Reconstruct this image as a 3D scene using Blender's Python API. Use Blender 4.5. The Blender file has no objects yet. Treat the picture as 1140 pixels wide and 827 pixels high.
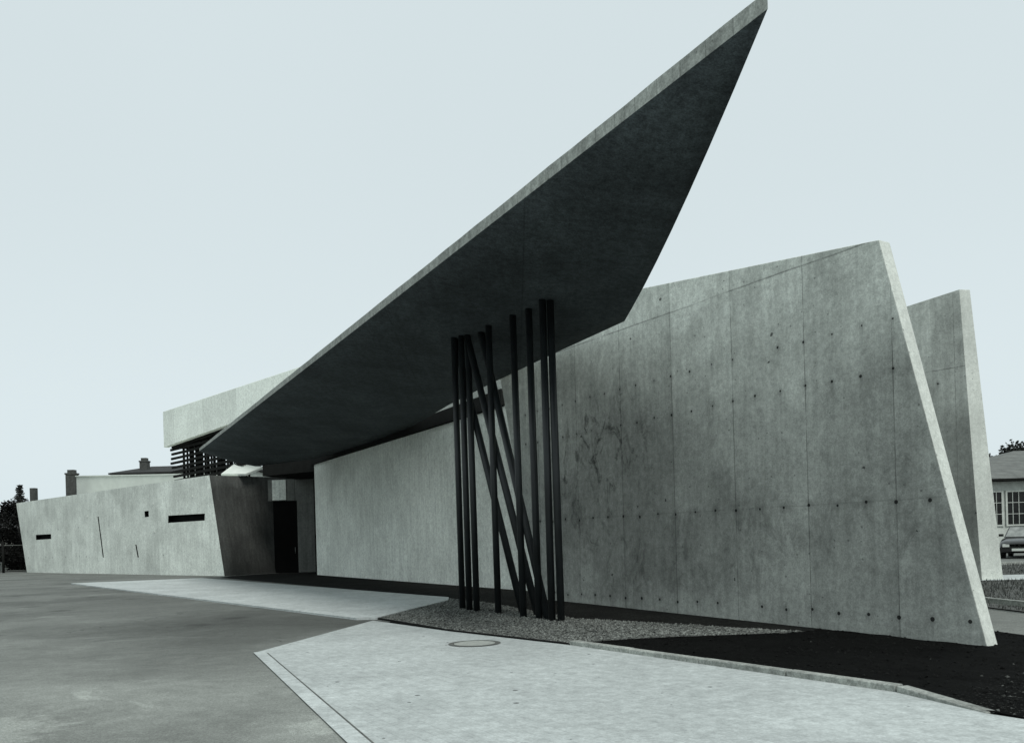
import bpy, bmesh, math, random
from mathutils import Vector, Matrix
from mathutils.bvhtree import BVHTree
from mathutils.geometry import tessellate_polygon
random.seed(7)
sc = bpy.context.scene
COL = sc.collection
V = Vector

# ------------------------------------------------------------------ materials
class NT:
    def __init__(s, name):
        s.m = bpy.data.materials.new(name); s.m.use_nodes = True
        s.t = s.m.node_tree; s.b = s.t.nodes['Principled BSDF']
    def n(s, typ, **kw):
        x = s.t.nodes.new(typ)
        for k, v in kw.items(): setattr(x, k, v)
        return x
    def l(s, a, b): s.t.links.new(a, b)
    def inp(s, node, i, v):
        if hasattr(v, 'node'): s.l(v, node.inputs[i])
        else: node.inputs[i].default_value = v
    def math(s, op, a, b=0.0, c=0.0, clamp=False):
        x = s.n('ShaderNodeMath', operation=op); x.use_clamp = clamp
        s.inp(x, 0, a); s.inp(x, 1, b); s.inp(x, 2, c)
        return x.outputs[0]
    def vmul(s, v, sx, sy, sz=1.0):
        x = s.n('ShaderNodeVectorMath', operation='MULTIPLY'); s.l(v, x.inputs[0]); x.inputs[1].default_value = (sx, sy, sz)
        return x.outputs[0]
    def noise(s, vec, scale, detail=4, rough=.55, dist=0.0):
        x = s.n('ShaderNodeTexNoise'); s.l(vec, x.inputs['Vector'])
        x.inputs['Scale'].default_value = scale; x.inputs['Detail'].default_value = detail
        x.inputs['Roughness'].default_value = rough; x.inputs['Distortion'].default_value = dist
        return x.outputs['Fac']
    def rng(s, v, a, b, c, d, smooth=True):
        x = s.n('ShaderNodeMapRange'); x.interpolation_type = 'SMOOTHSTEP' if smooth else 'LINEAR'
        s.l(v, x.inputs[0])
        for i, q in zip((1, 2, 3, 4), (a, b, c, d)): x.inputs[i].default_value = q
        return x.outputs[0]
    def mul(s, *vs):
        r = vs[0]
        for v in vs[1:]: r = s.math('MULTIPLY', r, v)
        return r
    def tint(s, val, rgb):
        c = s.n('ShaderNodeCombineColor')
        for i in range(3): s.l(s.math('MULTIPLY', val, rgb[i]), c.inputs[i])
        return c.outputs[0]
    def bump(s, h, strength=.3, dist=.01):
        x = s.n('ShaderNodeBump'); x.inputs['Strength'].default_value = strength; x.inputs['Distance'].default_value = dist
        s.l(h, x.inputs['Height']); s.l(x.outputs[0], s.b.inputs['Normal'])

TINT = (.945, 1.0, .915)      # the print's cool grey tone

def concrete(name, alb, blotch=.35, streak=.15, pores=True, joint=None, ties=None, hjoint=None, stain=None, rough=.85, vgrad=None, fine=.2, tint=TINT, spall=False, shade=None):
    k = NT(name)
    uvn = k.n('ShaderNodeUVMap').outputs[0]
    sep = k.n('ShaderNodeSeparateXYZ'); k.l(uvn, sep.inputs[0]); u, v = sep.outputs[0], sep.outputs[1]
    obj = k.n('ShaderNodeNewGeometry').outputs['Position']
    a = k.rng(k.noise(obj, .55, 6, .6, .4), .25, .75, 1 - blotch, 1 + blotch)
    b = k.rng(k.noise(k.vmul(uvn, 6.0, .35), 1.0, 5, .65), .25, .75, 1 - streak, 1 + streak)
    f = k.mul(k.rng(k.noise(obj, 9.0, 9, .88), .36, .64, 1 - fine, 1 + fine), k.rng(k.noise(obj, 38.0, 2, .8), .3, .7, 1 - fine * .6, 1 + fine * .6))
    g2 = k.rng(k.noise(obj, 2.2, 6, .6, .5), .25, .75, 1 - blotch * .35, 1 + blotch * .35)
    val = k.mul(a, b, f, g2)
    if pores:
        vo = k.n('ShaderNodeTexVoronoi', voronoi_dimensions='2D'); k.l(uvn, vo.inputs['Vector']); vo.inputs['Scale'].default_value = 4.2
        sz = k.n('ShaderNodeSeparateColor'); k.l(vo.outputs['Color'], sz.inputs[0])
        rad = k.rng(sz.outputs[0], .72, 1.0, 0.0, .075, False)
        hit = k.math('LESS_THAN', vo.outputs['Distance'], rad)
        val = k.mul(val, k.math('SUBTRACT', 1.0, k.math('MULTIPLY', hit, .45)))
    if shade:                                     # broad shading of the wall face, painted in as soft darker areas
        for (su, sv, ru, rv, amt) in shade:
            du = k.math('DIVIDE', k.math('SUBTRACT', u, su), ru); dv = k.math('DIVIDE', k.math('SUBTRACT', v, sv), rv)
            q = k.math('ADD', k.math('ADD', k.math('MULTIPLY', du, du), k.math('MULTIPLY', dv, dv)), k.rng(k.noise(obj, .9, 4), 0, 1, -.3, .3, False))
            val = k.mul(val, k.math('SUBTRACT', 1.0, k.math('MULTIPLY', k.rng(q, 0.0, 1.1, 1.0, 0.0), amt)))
    if spall:
        vq = k.n('ShaderNodeTexVoronoi', voronoi_dimensions='2D'); ad = k.n('ShaderNodeVectorMath', operation='ADD'); nz = k.n('ShaderNodeTexNoise'); nz.inputs['Scale'].default_value = 14; nz.inputs['Detail'].default_value = 3
        k.l(uvn, nz.inputs['Vector']); s7 = k.n('ShaderNodeVectorMath', operation='SCALE'); s7.inputs['Scale'].default_value = .09; k.l(nz.outputs['Color'], s7.inputs[0]); k.l(uvn, ad.inputs[0]); k.l(s7.outputs[0], ad.inputs[1])
        k.l(ad.outputs[0], vq.inputs['Vector']); vq.inputs['Scale'].default_value = 1.15
        s8 = k.n('ShaderNodeSeparateColor'); k.l(vq.outputs['Color'], s8.inputs[0])
        val = k.mul(val, k.math('SUBTRACT', 1.0, k.math('MULTIPLY', k.math('LESS_THAN', vq.outputs['Distance'], k.rng(s8.outputs[0], .7, 1.0, 0.0, .034, False)), .75)))
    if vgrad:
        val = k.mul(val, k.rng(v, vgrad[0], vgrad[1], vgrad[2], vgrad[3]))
    jn = k.rng(k.noise(k.vmul(uvn, 1.0, 1.3), .9, 4, .7), .34, .56, .2, 1.0)
    if joint:                                     # formwork panel joints
        P, u0, w, dark = joint
        ph = k.math('DIVIDE', k.math('SUBTRACT', u, u0), P)
        fr = k.math('SUBTRACT', ph, k.math('ROUND', ph))
        dist = k.math('MULTIPLY', k.math('ABSOLUTE', fr), P)
        line = k.mul(k.rng(dist, w * .5, w * 1.3, 1.0, 0.0), jn)
        val = k.mul(val, k.math('SUBTRACT', 1.0, k.math('MULTIPLY', line, dark)))
        wn = k.n('ShaderNodeTexWhiteNoise', noise_dimensions='1D'); k.l(k.math('FLOOR', ph), wn.inputs['W'])
        val = k.mul(val, k.rng(wn.outputs['Value'], 0, 1, .91, 1.09, False))
    if hjoint:
        for hv, dark in hjoint:
            wob = k.math('ADD', v, k.rng(k.noise(uvn, .8, 2), 0, 1, -.03, .03, False))
            dist = k.math('ABSOLUTE', k.math('SUBTRACT', wob, hv))
            line = k.mul(k.rng(dist, .005, .018, 1.0, 0.0), jn)
            val = k.mul(val, k.math('SUBTRACT', 1.0, k.math('MULTIPLY', line, dark)))
    if ties:                                      # form tie holes in level rows
        P, u0, rows, drop = ties
        ph = k.math('DIVIDE', k.math('SUBTRACT', u, u0), P)
        rd = k.math('ROUND', ph)
        for i, (row, r) in enumerate(rows):
            wn = k.n('ShaderNodeTexWhiteNoise', noise_dimensions='2D')
            cb = k.n('ShaderNodeCombineXYZ'); k.l(rd, cb.inputs[0]); cb.inputs[1].default_value = i * 3.7 + 1; k.l(cb.outputs[0], wn.inputs['Vector'])
            s3 = k.n('ShaderNodeSeparateColor'); k.l(wn.outputs['Color'], s3.inputs[0])
            du = k.math('MULTIPLY', k.math('ADD', k.math('SUBTRACT', ph, rd), k.rng(s3.outputs[0], 0, 1, -.05, .05, False)), P)
            dv = k.math('ADD', k.math('SUBTRACT', v, row), k.rng(s3.outputs[1], 0, 1, -.025, .025, False))
            dd = k.math('SQRT', k.math('ADD', k.math('MULTIPLY', du, du), k.math('MULTIPLY', dv, dv)))
            on = k.math('GREATER_THAN', s3.outputs[2], drop)
            rr = k.math('MULTIPLY', k.rng(s3.outputs[0], 0, 1, .75, 1.25, False), r)
            hole = k.mul(k.math('LESS_THAN', dd, rr), on)
            halo = k.mul(k.rng(dd, r, r * 4.5, .2, 0.0), on)
            # a run of damp below the hole
            run = k.mul(k.rng(k.math('ABSOLUTE', du), .008, .03, 1.0, 0.0), k.rng(dv, -.45, -.02, 0.0, 1.0), k.math('LESS_THAN', dv, 0.0), on)
            val = k.mul(val, k.math('SUBTRACT', 1.0, k.math('MULTIPLY', hole, .9)), k.math('SUBTRACT', 1.0, halo), k.math('SUBTRACT', 1.0, k.math('MULTIPLY', run, .14)))
    if stain:                                     # dark weather stains around a place on the wall
        for (su, sv, ru, rv, amt, ns) in stain:
            du = k.math('DIVIDE', k.math('SUBTRACT', u, su), ru); dv = k.math('DIVIDE', k.math('SUBTRACT', v, sv), rv)
            q = k.math('ADD', k.math('MULTIPLY', du, du), k.math('MULTIPLY', dv, dv))
            m = k.rng(q, 0.0, 1.0, 1.0, 0.0)
            nn = k.rng(k.noise(k.vmul(uvn, 1.0, .55), ns, 6, .72, 1.2), .5, .66, 0.0, 1.0)
            val = k.mul(val, k.math('SUBTRACT', 1.0, k.mul(m, nn, amt)))
    k.l(k.tint(k.math('MULTIPLY', val, alb), tint), k.b.inputs['Base Color'])
    k.b.inputs['Roughness'].default_value = rough
    k.b.inputs['Specular IOR Level'].default_value = .25
    k.bump(k.math('ADD', k.noise(obj, 9.0, 6, .7), k.noise(k.vmul(uvn, 8.0, .6), 1.0, 3)), .35, .012)
    return k.m

def plain(name, alb, rough=.6, metal=0.0, vary=.2, scale=3.0, tint=TINT, bump=0.0, spec=.4):
    k = NT(name)
    pos = k.n('ShaderNodeNewGeometry').outputs['Position']
    val = k.math('MULTIPLY', k.rng(k.noise(pos, scale, 5, .65), .25, .75, 1 - vary, 1 + vary), alb)
    k.l(k.tint(val, tint), k.b.inputs['Base Color'])
    k.b.inputs['Roughness'].default_value = rough; k.b.inputs['Metallic'].default_value = metal
    k.b.inputs['Specular IOR Level'].default_value = spec
    if bump: k.bump(k.noise(pos, scale * 6, 4), bump, .01)
    return k.m

def asphalt_mat():
    k = NT('asphalt')
    pos = k.n('ShaderNodeNewGeometry').outputs['Position']
    big = k.rng(k.noise(pos, .3, 5, .6, .6), .3, .7, .82, 1.2)
    mid = k.mul(k.rng(k.noise(pos, 1.3, 7, .72, 1.4), .28, .72, .9, 1.1), k.rng(k.noise(pos, 6.0, 9, .85), .36, .64, .88, 1.12))
    fin = k.mul(k.rng(k.noise(pos, 40.0, 3, .85), .3, .7, .74, 1.27), k.rng(k.noise(pos, 110.0, 1, .8), .3, .7, .8, 1.2))
    cr = k.n('ShaderNodeTexVoronoi', feature='DISTANCE_TO_EDGE', voronoi_dimensions='2D'); cv = k.n('ShaderNodeVectorMath', operation='ADD'); cs_ = k.n('ShaderNodeTexNoise'); cs_.inputs['Scale'].default_value = .9; cs_.inputs['Detail'].default_value = 6
    k.l(pos, cs_.inputs['Vector']); k.l(pos, cv.inputs[0]); sc_ = k.n('ShaderNodeVectorMath', operation='SCALE'); k.l(cs_.outputs['Color'], sc_.inputs[0]); sc_.inputs['Scale'].default_value = 1.6; k.l(sc_.outputs[0], cv.inputs[1])
    k.l(cv.outputs[0], cr.inputs['Vector']); cr.inputs['Scale'].default_value = .16
    crack = k.math('SUBTRACT', 1.0, k.mul(k.rng(cr.outputs['Distance'], .0006, .0028, 1.0, 0.0), k.rng(k.noise(pos, .2, 2), .48, .6, 0.0, .55)))
    vs_ = k.n('ShaderNodeTexVoronoi', voronoi_dimensions='2D'); k.l(pos, vs_.inputs['Vector']); vs_.inputs['Scale'].default_value = .55; s5 = k.n('ShaderNodeSeparateColor'); k.l(vs_.outputs['Color'], s5.inputs[0])
    oil = k.math('SUBTRACT', 1.0, k.mul(k.rng(k.math('ADD', vs_.outputs['Distance'], k.rng(k.noise(pos, 5, 4), 0, 1, -.06, .06)), 0.0, .22, .45, 0.0), k.math('GREATER_THAN', s5.outputs[0], .7)))
    # worn sweep of tyre tracks: broad rings around a turning centre
    sx = k.n('ShaderNodeSeparateXYZ'); k.l(pos, sx.inputs[0])
    dx = k.math('ADD', sx.outputs[0], 5.5); dy = k.math('SUBTRACT', sx.outputs[1], 2.0)
    r = k.math('ADD', k.math('SQRT', k.math('ADD', k.math('MULTIPLY', dx, dx), k.math('MULTIPLY', dy, dy))), k.rng(k.noise(pos, .25, 3), 0, 1, -1.5, 1.5, False))
    ring = k.rng(k.math('SINE', k.math('MULTIPLY', r, 1.25)), -1, 1, .91, 1.09)
    pat = k.rng(k.noise(pos, .45, 6, .7, 1.0), .58, .66, 1.0, 1.3)
    def around(cx, cy, sxx, syy):
        ax = k.math('DIVIDE', k.math('SUBTRACT', sx.outputs[0], cx), sxx); ay = k.math('DIVIDE', k.math('SUBTRACT', sx.outputs[1], cy), syy)
        return k.math('ADD', k.math('SQRT', k.math('ADD', k.math('MULTIPLY', ax, ax), k.math('MULTIPLY', ay, ay))), k.rng(k.noise(pos, .8, 6, .7), 0, 1, -.35, .35, False))
    dark_area = k.rng(around(-4.6, 15.5, 3.4, 5.5), .45, 1.25, .62, 1.0)  # darker area of asphalt near the paving corner
    worn = k.rng(k.math('ADD', around(-4.3, 6.5, .8, 1.1), k.rng(k.noise(pos, 4.0, 6, .75), .25, .75, -.4, .4)), .55, .95, 1.45, 1.0)
    far = k.mul(k.rng(sx.outputs[1], 8.0, 22.0, 1.25, .82), dark_area, worn)
    k.l(k.tint(k.math('MULTIPLY', k.mul(big, mid, fin, ring, pat, far, crack, oil), .168), TINT), k.b.inputs['Base Color'])
    k.b.inputs['Roughness'].default_value = .9; k.b.inputs['Specular IOR Level'].default_value = .15
    k.bump(k.noise(pos, 60.0, 3, .7), .5, .006)
    return k.m

def paving_mat(name, alb, rot, bw=.24, bh=.12, contrast=.10):
    k = NT(name)
    pos = k.n('ShaderNodeNewGeometry').outputs['Position']
    mp = k.n('ShaderNodeMapping'); mp.inputs['Rotation'].default_value = (0, 0, rot); k.l(pos, mp.inputs['Vector'])
    br = k.n('ShaderNodeTexBrick'); k.l(mp.outputs[0], br.inputs['Vector'])
    br.inputs['Scale'].default_value = 1.0; br.inputs['Brick Width'].default_value = bw; br.inputs['Row Height'].default_value = bh
    br.inputs['Mortar Size'].default_value = .005; br.inputs['Mortar Smooth'].default_value = .3
    br.inputs['Color1'].default_value = (1 - contrast,) * 3 + (1,); br.inputs['Color2'].default_value = (1 + contrast * .6,) * 3 + (1,)
    br.inputs['Mortar'].default_value = (.86, .86, .86, 1)
    bv = k.n('ShaderNodeRGBToBW'); k.l(br.outputs['Color'], bv.inputs[0])
    a = k.rng(k.noise(pos, .5, 5, .6, .8), .25, .75, .88, 1.1)
    c = k.rng(k.noise(pos, 3.5, 5, .7), .25, .75, .93, 1.07)
    f = k.mul(k.rng(k.noise(pos, 55.0, 2, .8), .2, .8, .84, 1.14), k.rng(k.noise(pos, 8.0, 9, .85), .36, .64, .82, 1.15), k.rng(k.noise(pos, 1.1, 7, .8, 1.0), .62, .74, 1.0, .86))
    vo = k.n('ShaderNodeTexVoronoi', voronoi_dimensions='2D'); k.l(pos, vo.inputs['Vector']); vo.inputs['Scale'].default_value = 2.2
    s3 = k.n('ShaderNodeSeparateColor'); k.l(vo.outputs['Color'], s3.inputs[0])
    spot = k.math('LESS_THAN', vo.outputs['Distance'], k.rng(s3.outputs[0], .75, 1.0, 0, .06, False))
    sp = k.math('SUBTRACT', 1.0, k.math('MULTIPLY', spot, .72))
    k.l(k.tint(k.math('MULTIPLY', k.mul(bv.outputs[0], a, c, f, sp), alb), (.93, 1.0, .97)), k.b.inputs['Base Color'])
    k.b.inputs['Roughness'].default_value = .9; k.b.inputs['Specular IOR Level'].default_value = .2
    k.bump(bv.outputs[0], .15, .004)
    return k.m

def island_mat(name, lo, hi, rough=.9, tint=TINT):
    k = NT(name)
    g = k.n('ShaderNodeNewGeometry')
    v = k.rng(g.outputs['Random Per Island'], 0, 1, lo, hi, False)
    n = k.rng(k.noise(g.outputs['Position'], .7, 4), .3, .7, .75, 1.25)
    k.l(k.tint(k.mul(v, n), tint), k.b.inputs['Base Color'])
    k.b.inputs['Roughness'].default_value = rough; k.b.inputs['Specular IOR Level'].default_value = .1
    return k.m

def gravel_sheet_mat():
    k = NT('gravel_sheet')
    pos = k.n('ShaderNodeNewGeometry').outputs['Position']
    vo = k.n('ShaderNodeTexVoronoi'); k.l(pos, vo.inputs['Vector']); vo.inputs['Scale'].default_value = 38
    s3 = k.n('ShaderNodeSeparateColor'); k.l(vo.outputs['Color'], s3.inputs[0])
    v = k.mul(k.rng(s3.outputs[0], 0, 1,   .06, .22, False), k.rng(vo.outputs['Distance'], .2, .7, 1.1, .5), k.rng(k.noise(pos, .6, 4), .3, .7, .8, 1.2))
    k.l(k.tint(v, TINT), k.b.inputs['Base Color']); k.b.inputs['Roughness'].default_value = .95
    k.bump(vo.outputs['Distance'], .8, .02)
    return k.m

def soil_mat(alb=.004):
    k = NT('soil')
    pos = k.n('ShaderNodeNewGeometry').outputs['Position']
    v = k.mul(k.rng(k.noise(pos, 14, 6, .75), .3, .75, .5, 1.7), k.rng(k.noise(pos, .8, 4), .3, .7, .8, 1.25))
    sx = k.n('ShaderNodeSeparateXYZ'); k.l(pos, sx.inputs[0])
    # grit mixed into the earth near the low right corner of the bed
    gr = k.math('GREATER_THAN', k.noise(pos, 30, 3, .7), .63)
    near = k.rng(k.math('ADD', sx.outputs[0], k.math('MULTIPLY', sx.outputs[1], -.9)), -3.4, -1.9, 0.0, 1.0)
    v = k.math('ADD', k.math('MULTIPLY', v, alb), k.mul(gr, near, .10))
    k.l(k.tint(v, TINT), k.b.inputs['Base Color']); k.b.inputs['Roughness'].default_value = 1.0
    k.b.inputs['Specular IOR Level'].default_value = .05
    k.bump(k.noise(pos, 18, 6, .7), .8, .03)
    return k.m

def roof_mat(name, alb):
    k = NT(name)
    pos = k.n('ShaderNodeNewGeometry').outputs['Position']
    wv = k.n('ShaderNodeTexWave', wave_type='BANDS', bands_direction='Z'); k.l(pos, wv.inputs['Vector'])
    wv.inputs['Scale'].default_value = 3.2; wv.inputs['Distortion'].default_value = 1.2; wv.inputs['Detail'].default_value = 3
    v = k.mul(k.rng(wv.outputs['Fac'], 0, 1, .72, 1.12), k.rng(k.noise(pos, 1.5, 5, .7), .25, .75, .7, 1.3), alb)
    k.l(k.tint(v, TINT), k.b.inputs['Base Color']); k.b.inputs['Roughness'].default_value = .85
    return k.m

M = {}
M['slab'] = concrete('board_concrete_grey', .415, .24, .14, spall=True, fine=.21, joint=(1.52, .59, .008, .56), hjoint=[(5.58, .5), (1.83, .15)],
                     ties=(.507, .59, [(.18, .027), (1.82, .027), (3.68, .020), (4.39, .018)], .08),
                     stain=[(1.2, 3.1, 2.4, 1.7, .8, 2.8), (1.5, .9, 2.6, 1.0, .5, 2.2), (5.0, 1.2, 5.0, 1.2, .32, 1.5), (.4, 2.0, 1.5, 2.2, .4, 3.2), (8.4, 2.2, 1.6, 2.2, .3, 2.0)],
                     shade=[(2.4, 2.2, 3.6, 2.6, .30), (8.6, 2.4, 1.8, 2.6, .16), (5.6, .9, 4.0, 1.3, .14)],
                     vgrad=(2.4, 6.2, .88, 1.42))  # vgrad paints in the light on the upper wall as a paler tone
M['slab_end'] = concrete('smooth_concrete_pale', .55, .09, .05, fine=.14)
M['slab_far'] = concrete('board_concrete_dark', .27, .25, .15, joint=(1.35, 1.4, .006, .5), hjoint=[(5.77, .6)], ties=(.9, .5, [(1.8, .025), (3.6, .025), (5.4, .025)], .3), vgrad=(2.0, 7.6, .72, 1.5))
M['hall'] = concrete('streaked_concrete_light', .70, .13, .11, vgrad=(0, 5.2, 1.06, .92))
M['wing'] = concrete('plain_concrete_light', .66, .17, .10, joint=(7.0, 8.4, .008, .25), ties=(1.25, .4, [(3.0, .03), (1.1, .03)], .72))
M['wing_side'] = concrete('shaded_concrete_dark', .042, .25, .25)  # wing end wall: its shade is painted in as a dark base colour
M['upper'] = concrete('plain_concrete_bright', .88, .08, .06, joint=(4.1, 1.6, .01, .4))
M['edge'] = concrete('roof_edge_concrete', .33, .16, .22, fine=.3, joint=(.38, 0, .010, .35))
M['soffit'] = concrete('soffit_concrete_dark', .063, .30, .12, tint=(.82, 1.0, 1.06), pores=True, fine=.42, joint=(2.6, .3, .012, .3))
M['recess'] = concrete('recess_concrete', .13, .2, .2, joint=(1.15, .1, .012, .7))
M['dark'] = plain('dark_sheet_metal', .012, .9, spec=.08)
M['black'] = plain('black_opening', .004, .8, spec=.05)
M['steel'] = plain('dark_painted_steel', .013, .45, vary=.35, scale=2.0, spec=.4, tint=(.8, 1, 1.06))
M['glass'] = plain('dark_window_glass', .010, .25, spec=.25, vary=.6)
M['white'] = plain('white_paint', .62, .6, vary=.08)
M['white_roof'] = plain('white_roof_sheet', .72, .6, vary=.06)
M['render'] = plain('pale_render', .56, .85, vary=.08, scale=.8)
M['brick'] = plain('sooty_brick', .06, .9, vary=.35, scale=5)
M['roof_dark'] = roof_mat('dark_tiles', .018)
M['roof_grey'] = roof_mat('grey_tiles', .13)
M['asphalt'] = asphalt_mat()
M['paving'] = paving_mat('concrete_block_paving', .45, 1.06, contrast=.05)
M['border'] = paving_mat('paving_border_course', .48, math.atan2(-5.3, 2.27), .5, .3, .05)
M['pavement'] = paving_mat('pavement_slabs', .48, .99, .5, .5, .05)
M['kerb'] = concrete('kerb_concrete', .29, .25, .12, fine=.35)
M['gravel_sheet'] = gravel_sheet_mat()
M['gravel'] = island_mat('gravel_stones', .04, .21)
M['clod'] = island_mat('soil_clods', .002, .009)
M['grit'] = island_mat('grit_stones', .02, .14)
M['soil'] = soil_mat()
M['strip'] = soil_mat(.012); M['strip'].name = 'dark_strip_ground'
M['earth'] = plain('rough_ground', .12, .95, vary=.35, scale=.9, bump=.5)
M['grass_base'] = plain('turf_soil', .07, .95, vary=.4, scale=2.5, bump=.6)
M['grass'] = island_mat('grass_blades', .05, .15)
M['leaf_dark'] = island_mat('dark_leaves', .004, .015)
M['leaf'] = island_mat('tree_leaves', .012, .05)
M['needle'] = island_mat('conifer_needles', .02, .06)
M['bark'] = plain('bark', .05, .95, vary=.4, scale=8, bump=.6)
M['zinc'] = plain('galvanised_steel', .16, .5, metal=.3, vary=.15)
M['car_paint'] = plain('dark_car_paint', .02, .18, vary=.05, spec=.7)
M['screen'] = plain('windscreen_glass', .20, .08, spec=.8, vary=.5, scale=2.5)  # sky reflection painted in as a pale base colour
M['rubber'] = plain('tyre_rubber', .012, .8)
M['rim'] = plain('wheel_rim', .30, .35, metal=.7)
M['lens'] = plain('headlamp_lens', .5, .15, vary=.1)
M['frame'] = plain('weathered_white_paint', .48, .7, vary=.15)
M['lid'] = plain('concrete_filled_lid', .33, .9, vary=.2, scale=12)
M['joint'] = plain('sandy_joint', .10, .95, vary=.5, scale=4)
M['iron'] = plain('cast_iron', .11, .7, vary=.3, scale=30)

# ------------------------------------------------------------------ mesh helpers
def put_uv(me, udir=None, origin=None):
    lay = me.uv_layers.new(name='UVMap')
    o = V(origin) if origin else V((0, 0, 0))
    for p in me.polygons:
        n = p.normal
        for li in p.loop_indices:
            co = me.vertices[me.loops[li].vertex_index].co
            if udir is not None and abs(n.z) < .8:
                uu = (co - o).dot(V(udir)) if abs(V(udir).dot(n)) < .7 else (co - o).dot(V((n.y, -n.x, 0)).normalized())
                lay.data[li].uv = (uu, co.z)
            elif abs(n.z) > .7:
                lay.data[li].uv = (co.x, co.y)
            else:
                t = V((-n.y, n.x, 0)).normalized()
                lay.data[li].uv = ((co - o).dot(t), co.z)

def link(name, me, mats, parent=None, loc=None):
    o = bpy.data.objects.new(name, me); COL.objects.link(o)
    if not isinstance(mats, (list, tuple)): mats = [mats]
    for m in mats: me.materials.append(m)
    if parent is not None:
        o.parent = parent
        o.matrix_parent_inverse = parent.matrix_basis.inverted()
    return o

def from_bm(name, bm, mats, parent=None, udir=None, origin=None, smooth=False, recalc=True):
    if recalc: bmesh.ops.recalc_face_normals(bm, faces=bm.faces[:])
    me = bpy.data.meshes.new(name); bm.to_mesh(me); bm.free()
    put_uv(me, udir, origin)
    if smooth:
        for p in me.polygons: p.use_smooth = True
    return link(name, me, mats, parent)

def prism(bm, pts, off, mi=0, side_mi=None):
    """extrude the polygon pts by off, as one closed solid"""
    a = [bm.verts.new(V(p)) for p in pts]; b = [bm.verts.new(V(p) + V(off)) for p in pts]
    fs = [bm.faces.new(a), bm.faces.new(list(reversed(b)))]
    for f in fs: f.material_index = mi
    n = len(pts)
    for i in range(n):
        f = bm.faces.new((a[i], b[i], b[(i + 1) % n], a[(i + 1) % n]))
        f.material_index = mi if side_mi is None else (side_mi[i] if isinstance(side_mi, (list, tuple)) else side_mi)

def box(bm, x0, x1, y0, y1, z0, z1, mat=None, mi=0):
    pts = [(x0, y0, z0), (x1, y0, z0), (x1, y1, z0), (x0, y1, z0)]
    if mat is None: prism(bm, pts, (0, 0, z1 - z0), mi)
    else:
        a = [mat @ V(p) for p in pts]; off = mat.to_3x3() @ V((0, 0, z1 - z0)); prism(bm, a, off, mi)

def tube(bm, p0, p1, r0, r1=None, seg=12, mi=0):
    r1 = r0 if r1 is None else r1
    p0, p1 = V(p0), V(p1); d = (p1 - p0).normalized()
    x = d.orthogonal().normalized(); y = d.cross(x)
    A, B = [], []
    for i in range(seg):
        t = 2 * math.pi * i / seg; q = x * math.cos(t) + y * math.sin(t)
        A.append(bm.verts.new(p0 + q * r0)); B.append(bm.verts.new(p1 + q * r1))
    for i in range(seg):
        f = bm.faces.new((A[i], A[(i + 1) % seg], B[(i + 1) % seg], B[i])); f.smooth = True; f.material_index = mi
    bm.faces.new(list(reversed(A))).material_index = mi; bm.faces.new(B).material_index = mi

def empty(name, loc, rz=0.0):
    o = bpy.data.objects.new(name, None); COL.objects.link(o)
    o.location = loc; o.rotation_euler = (0, 0, rz); o.empty_display_size = .3
    bpy.context.view_layer.update()
    return o

def tag(o, label=None, cat=None, group=None, kind=None):
    if label: o['label'] = label
    if cat: o['category'] = cat
    if group: o['group'] = group
    if kind: o['kind'] = kind
    return o

def bevel(o, w=.012, seg=1):
    m = o.modifiers.new('bevel', 'BEVEL'); m.width = w; m.segments = seg; m.limit_method = 'ANGLE'; m.angle_limit = math.radians(35)

# ------------------------------------------------------------------ ground
KA, KB = V((.79, 11.21)), V((3.29, 7.40))            # the kerb line in plan
kd = (KB - KA).normalized(); kn = V((-kd.y, kd.x))   # kn points to the soil side
def sstep(a, b, x):
    t = max(0, min(1, (x - a) / (b - a))); return t * t * (3 - 2 * t)
def gh(x, y):
    """height of the natural ground: a slight dip towards the toe of the near wall slab"""
    t = max(0, min(1, ((V((x, y)) - KA).dot(kn)) / 2.6))
    return -.028 * max(0, min(6.2, x - 1.1)) * t * (1 - sstep(17, 24, y)) * (1 - sstep(14, 24, x))

def sheet(name, poly, z, mat, follow=False, cut=.8, rough=0.0, kind='structure', label=None):
    """flat or ground-following sheet over a plan polygon"""
    bm = bmesh.new()
    f = bm.faces.new([bm.verts.new((p[0], p[1], 0)) for p in poly])
    if f.normal.z < 0: f.normal_flip()
    if follow:
        xs = [p[0] for p in poly]; ys = [p[1] for p in poly]
        for ax, lo, hi in ((0, min(xs), max(xs)), (1, min(ys), max(ys))):
            q = lo + cut
            while q < hi:
                co = V((q, 0, 0)) if ax == 0 else V((0, q, 0)); no = V((1, 0, 0)) if ax == 0 else V((0, 1, 0))
                bmesh.ops.bisect_plane(bm, geom=bm.verts[:] + bm.edges[:] + bm.faces[:], plane_co=co, plane_no=no)
                q += cut
        for v in bm.verts:
            v.co.z = gh(v.co.x, v.co.y) + (random.uniform(-rough, rough) if rough else 0)
    for v in bm.verts: v.co.z += z
    bmesh.ops.recalc_face_normals(bm, faces=bm.faces[:])
    for ff in bm.faces:
        if ff.normal.z < 0: ff.normal_flip()
    o = from_bm(name, bm, mat, recalc=False)
    o['kind'] = kind
    return o

# natural ground: fine near the slab, one wide skirt to the horizon
bm = bmesh.new()
xs = [-900, -300, -120] + [i for i in range(-60, 61, 2)] + [120, 300, 900]
ys = [-120, -40] + [i for i in range(-16, 61, 2)] + [90, 140, 250, 500, 1100]
gv = [[bm.verts.new((x, y, gh(x, y) - .03)) for y in ys] for x in xs]
for i in range(len(xs) - 1):
    for j in range(len(ys) - 1):
        bm.faces.new((gv[i][j], gv[i + 1][j], gv[i + 1][j + 1], gv[i][j + 1]))
o = from_bm('ground', bm, M['earth']); o['kind'] = 'structure'

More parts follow.
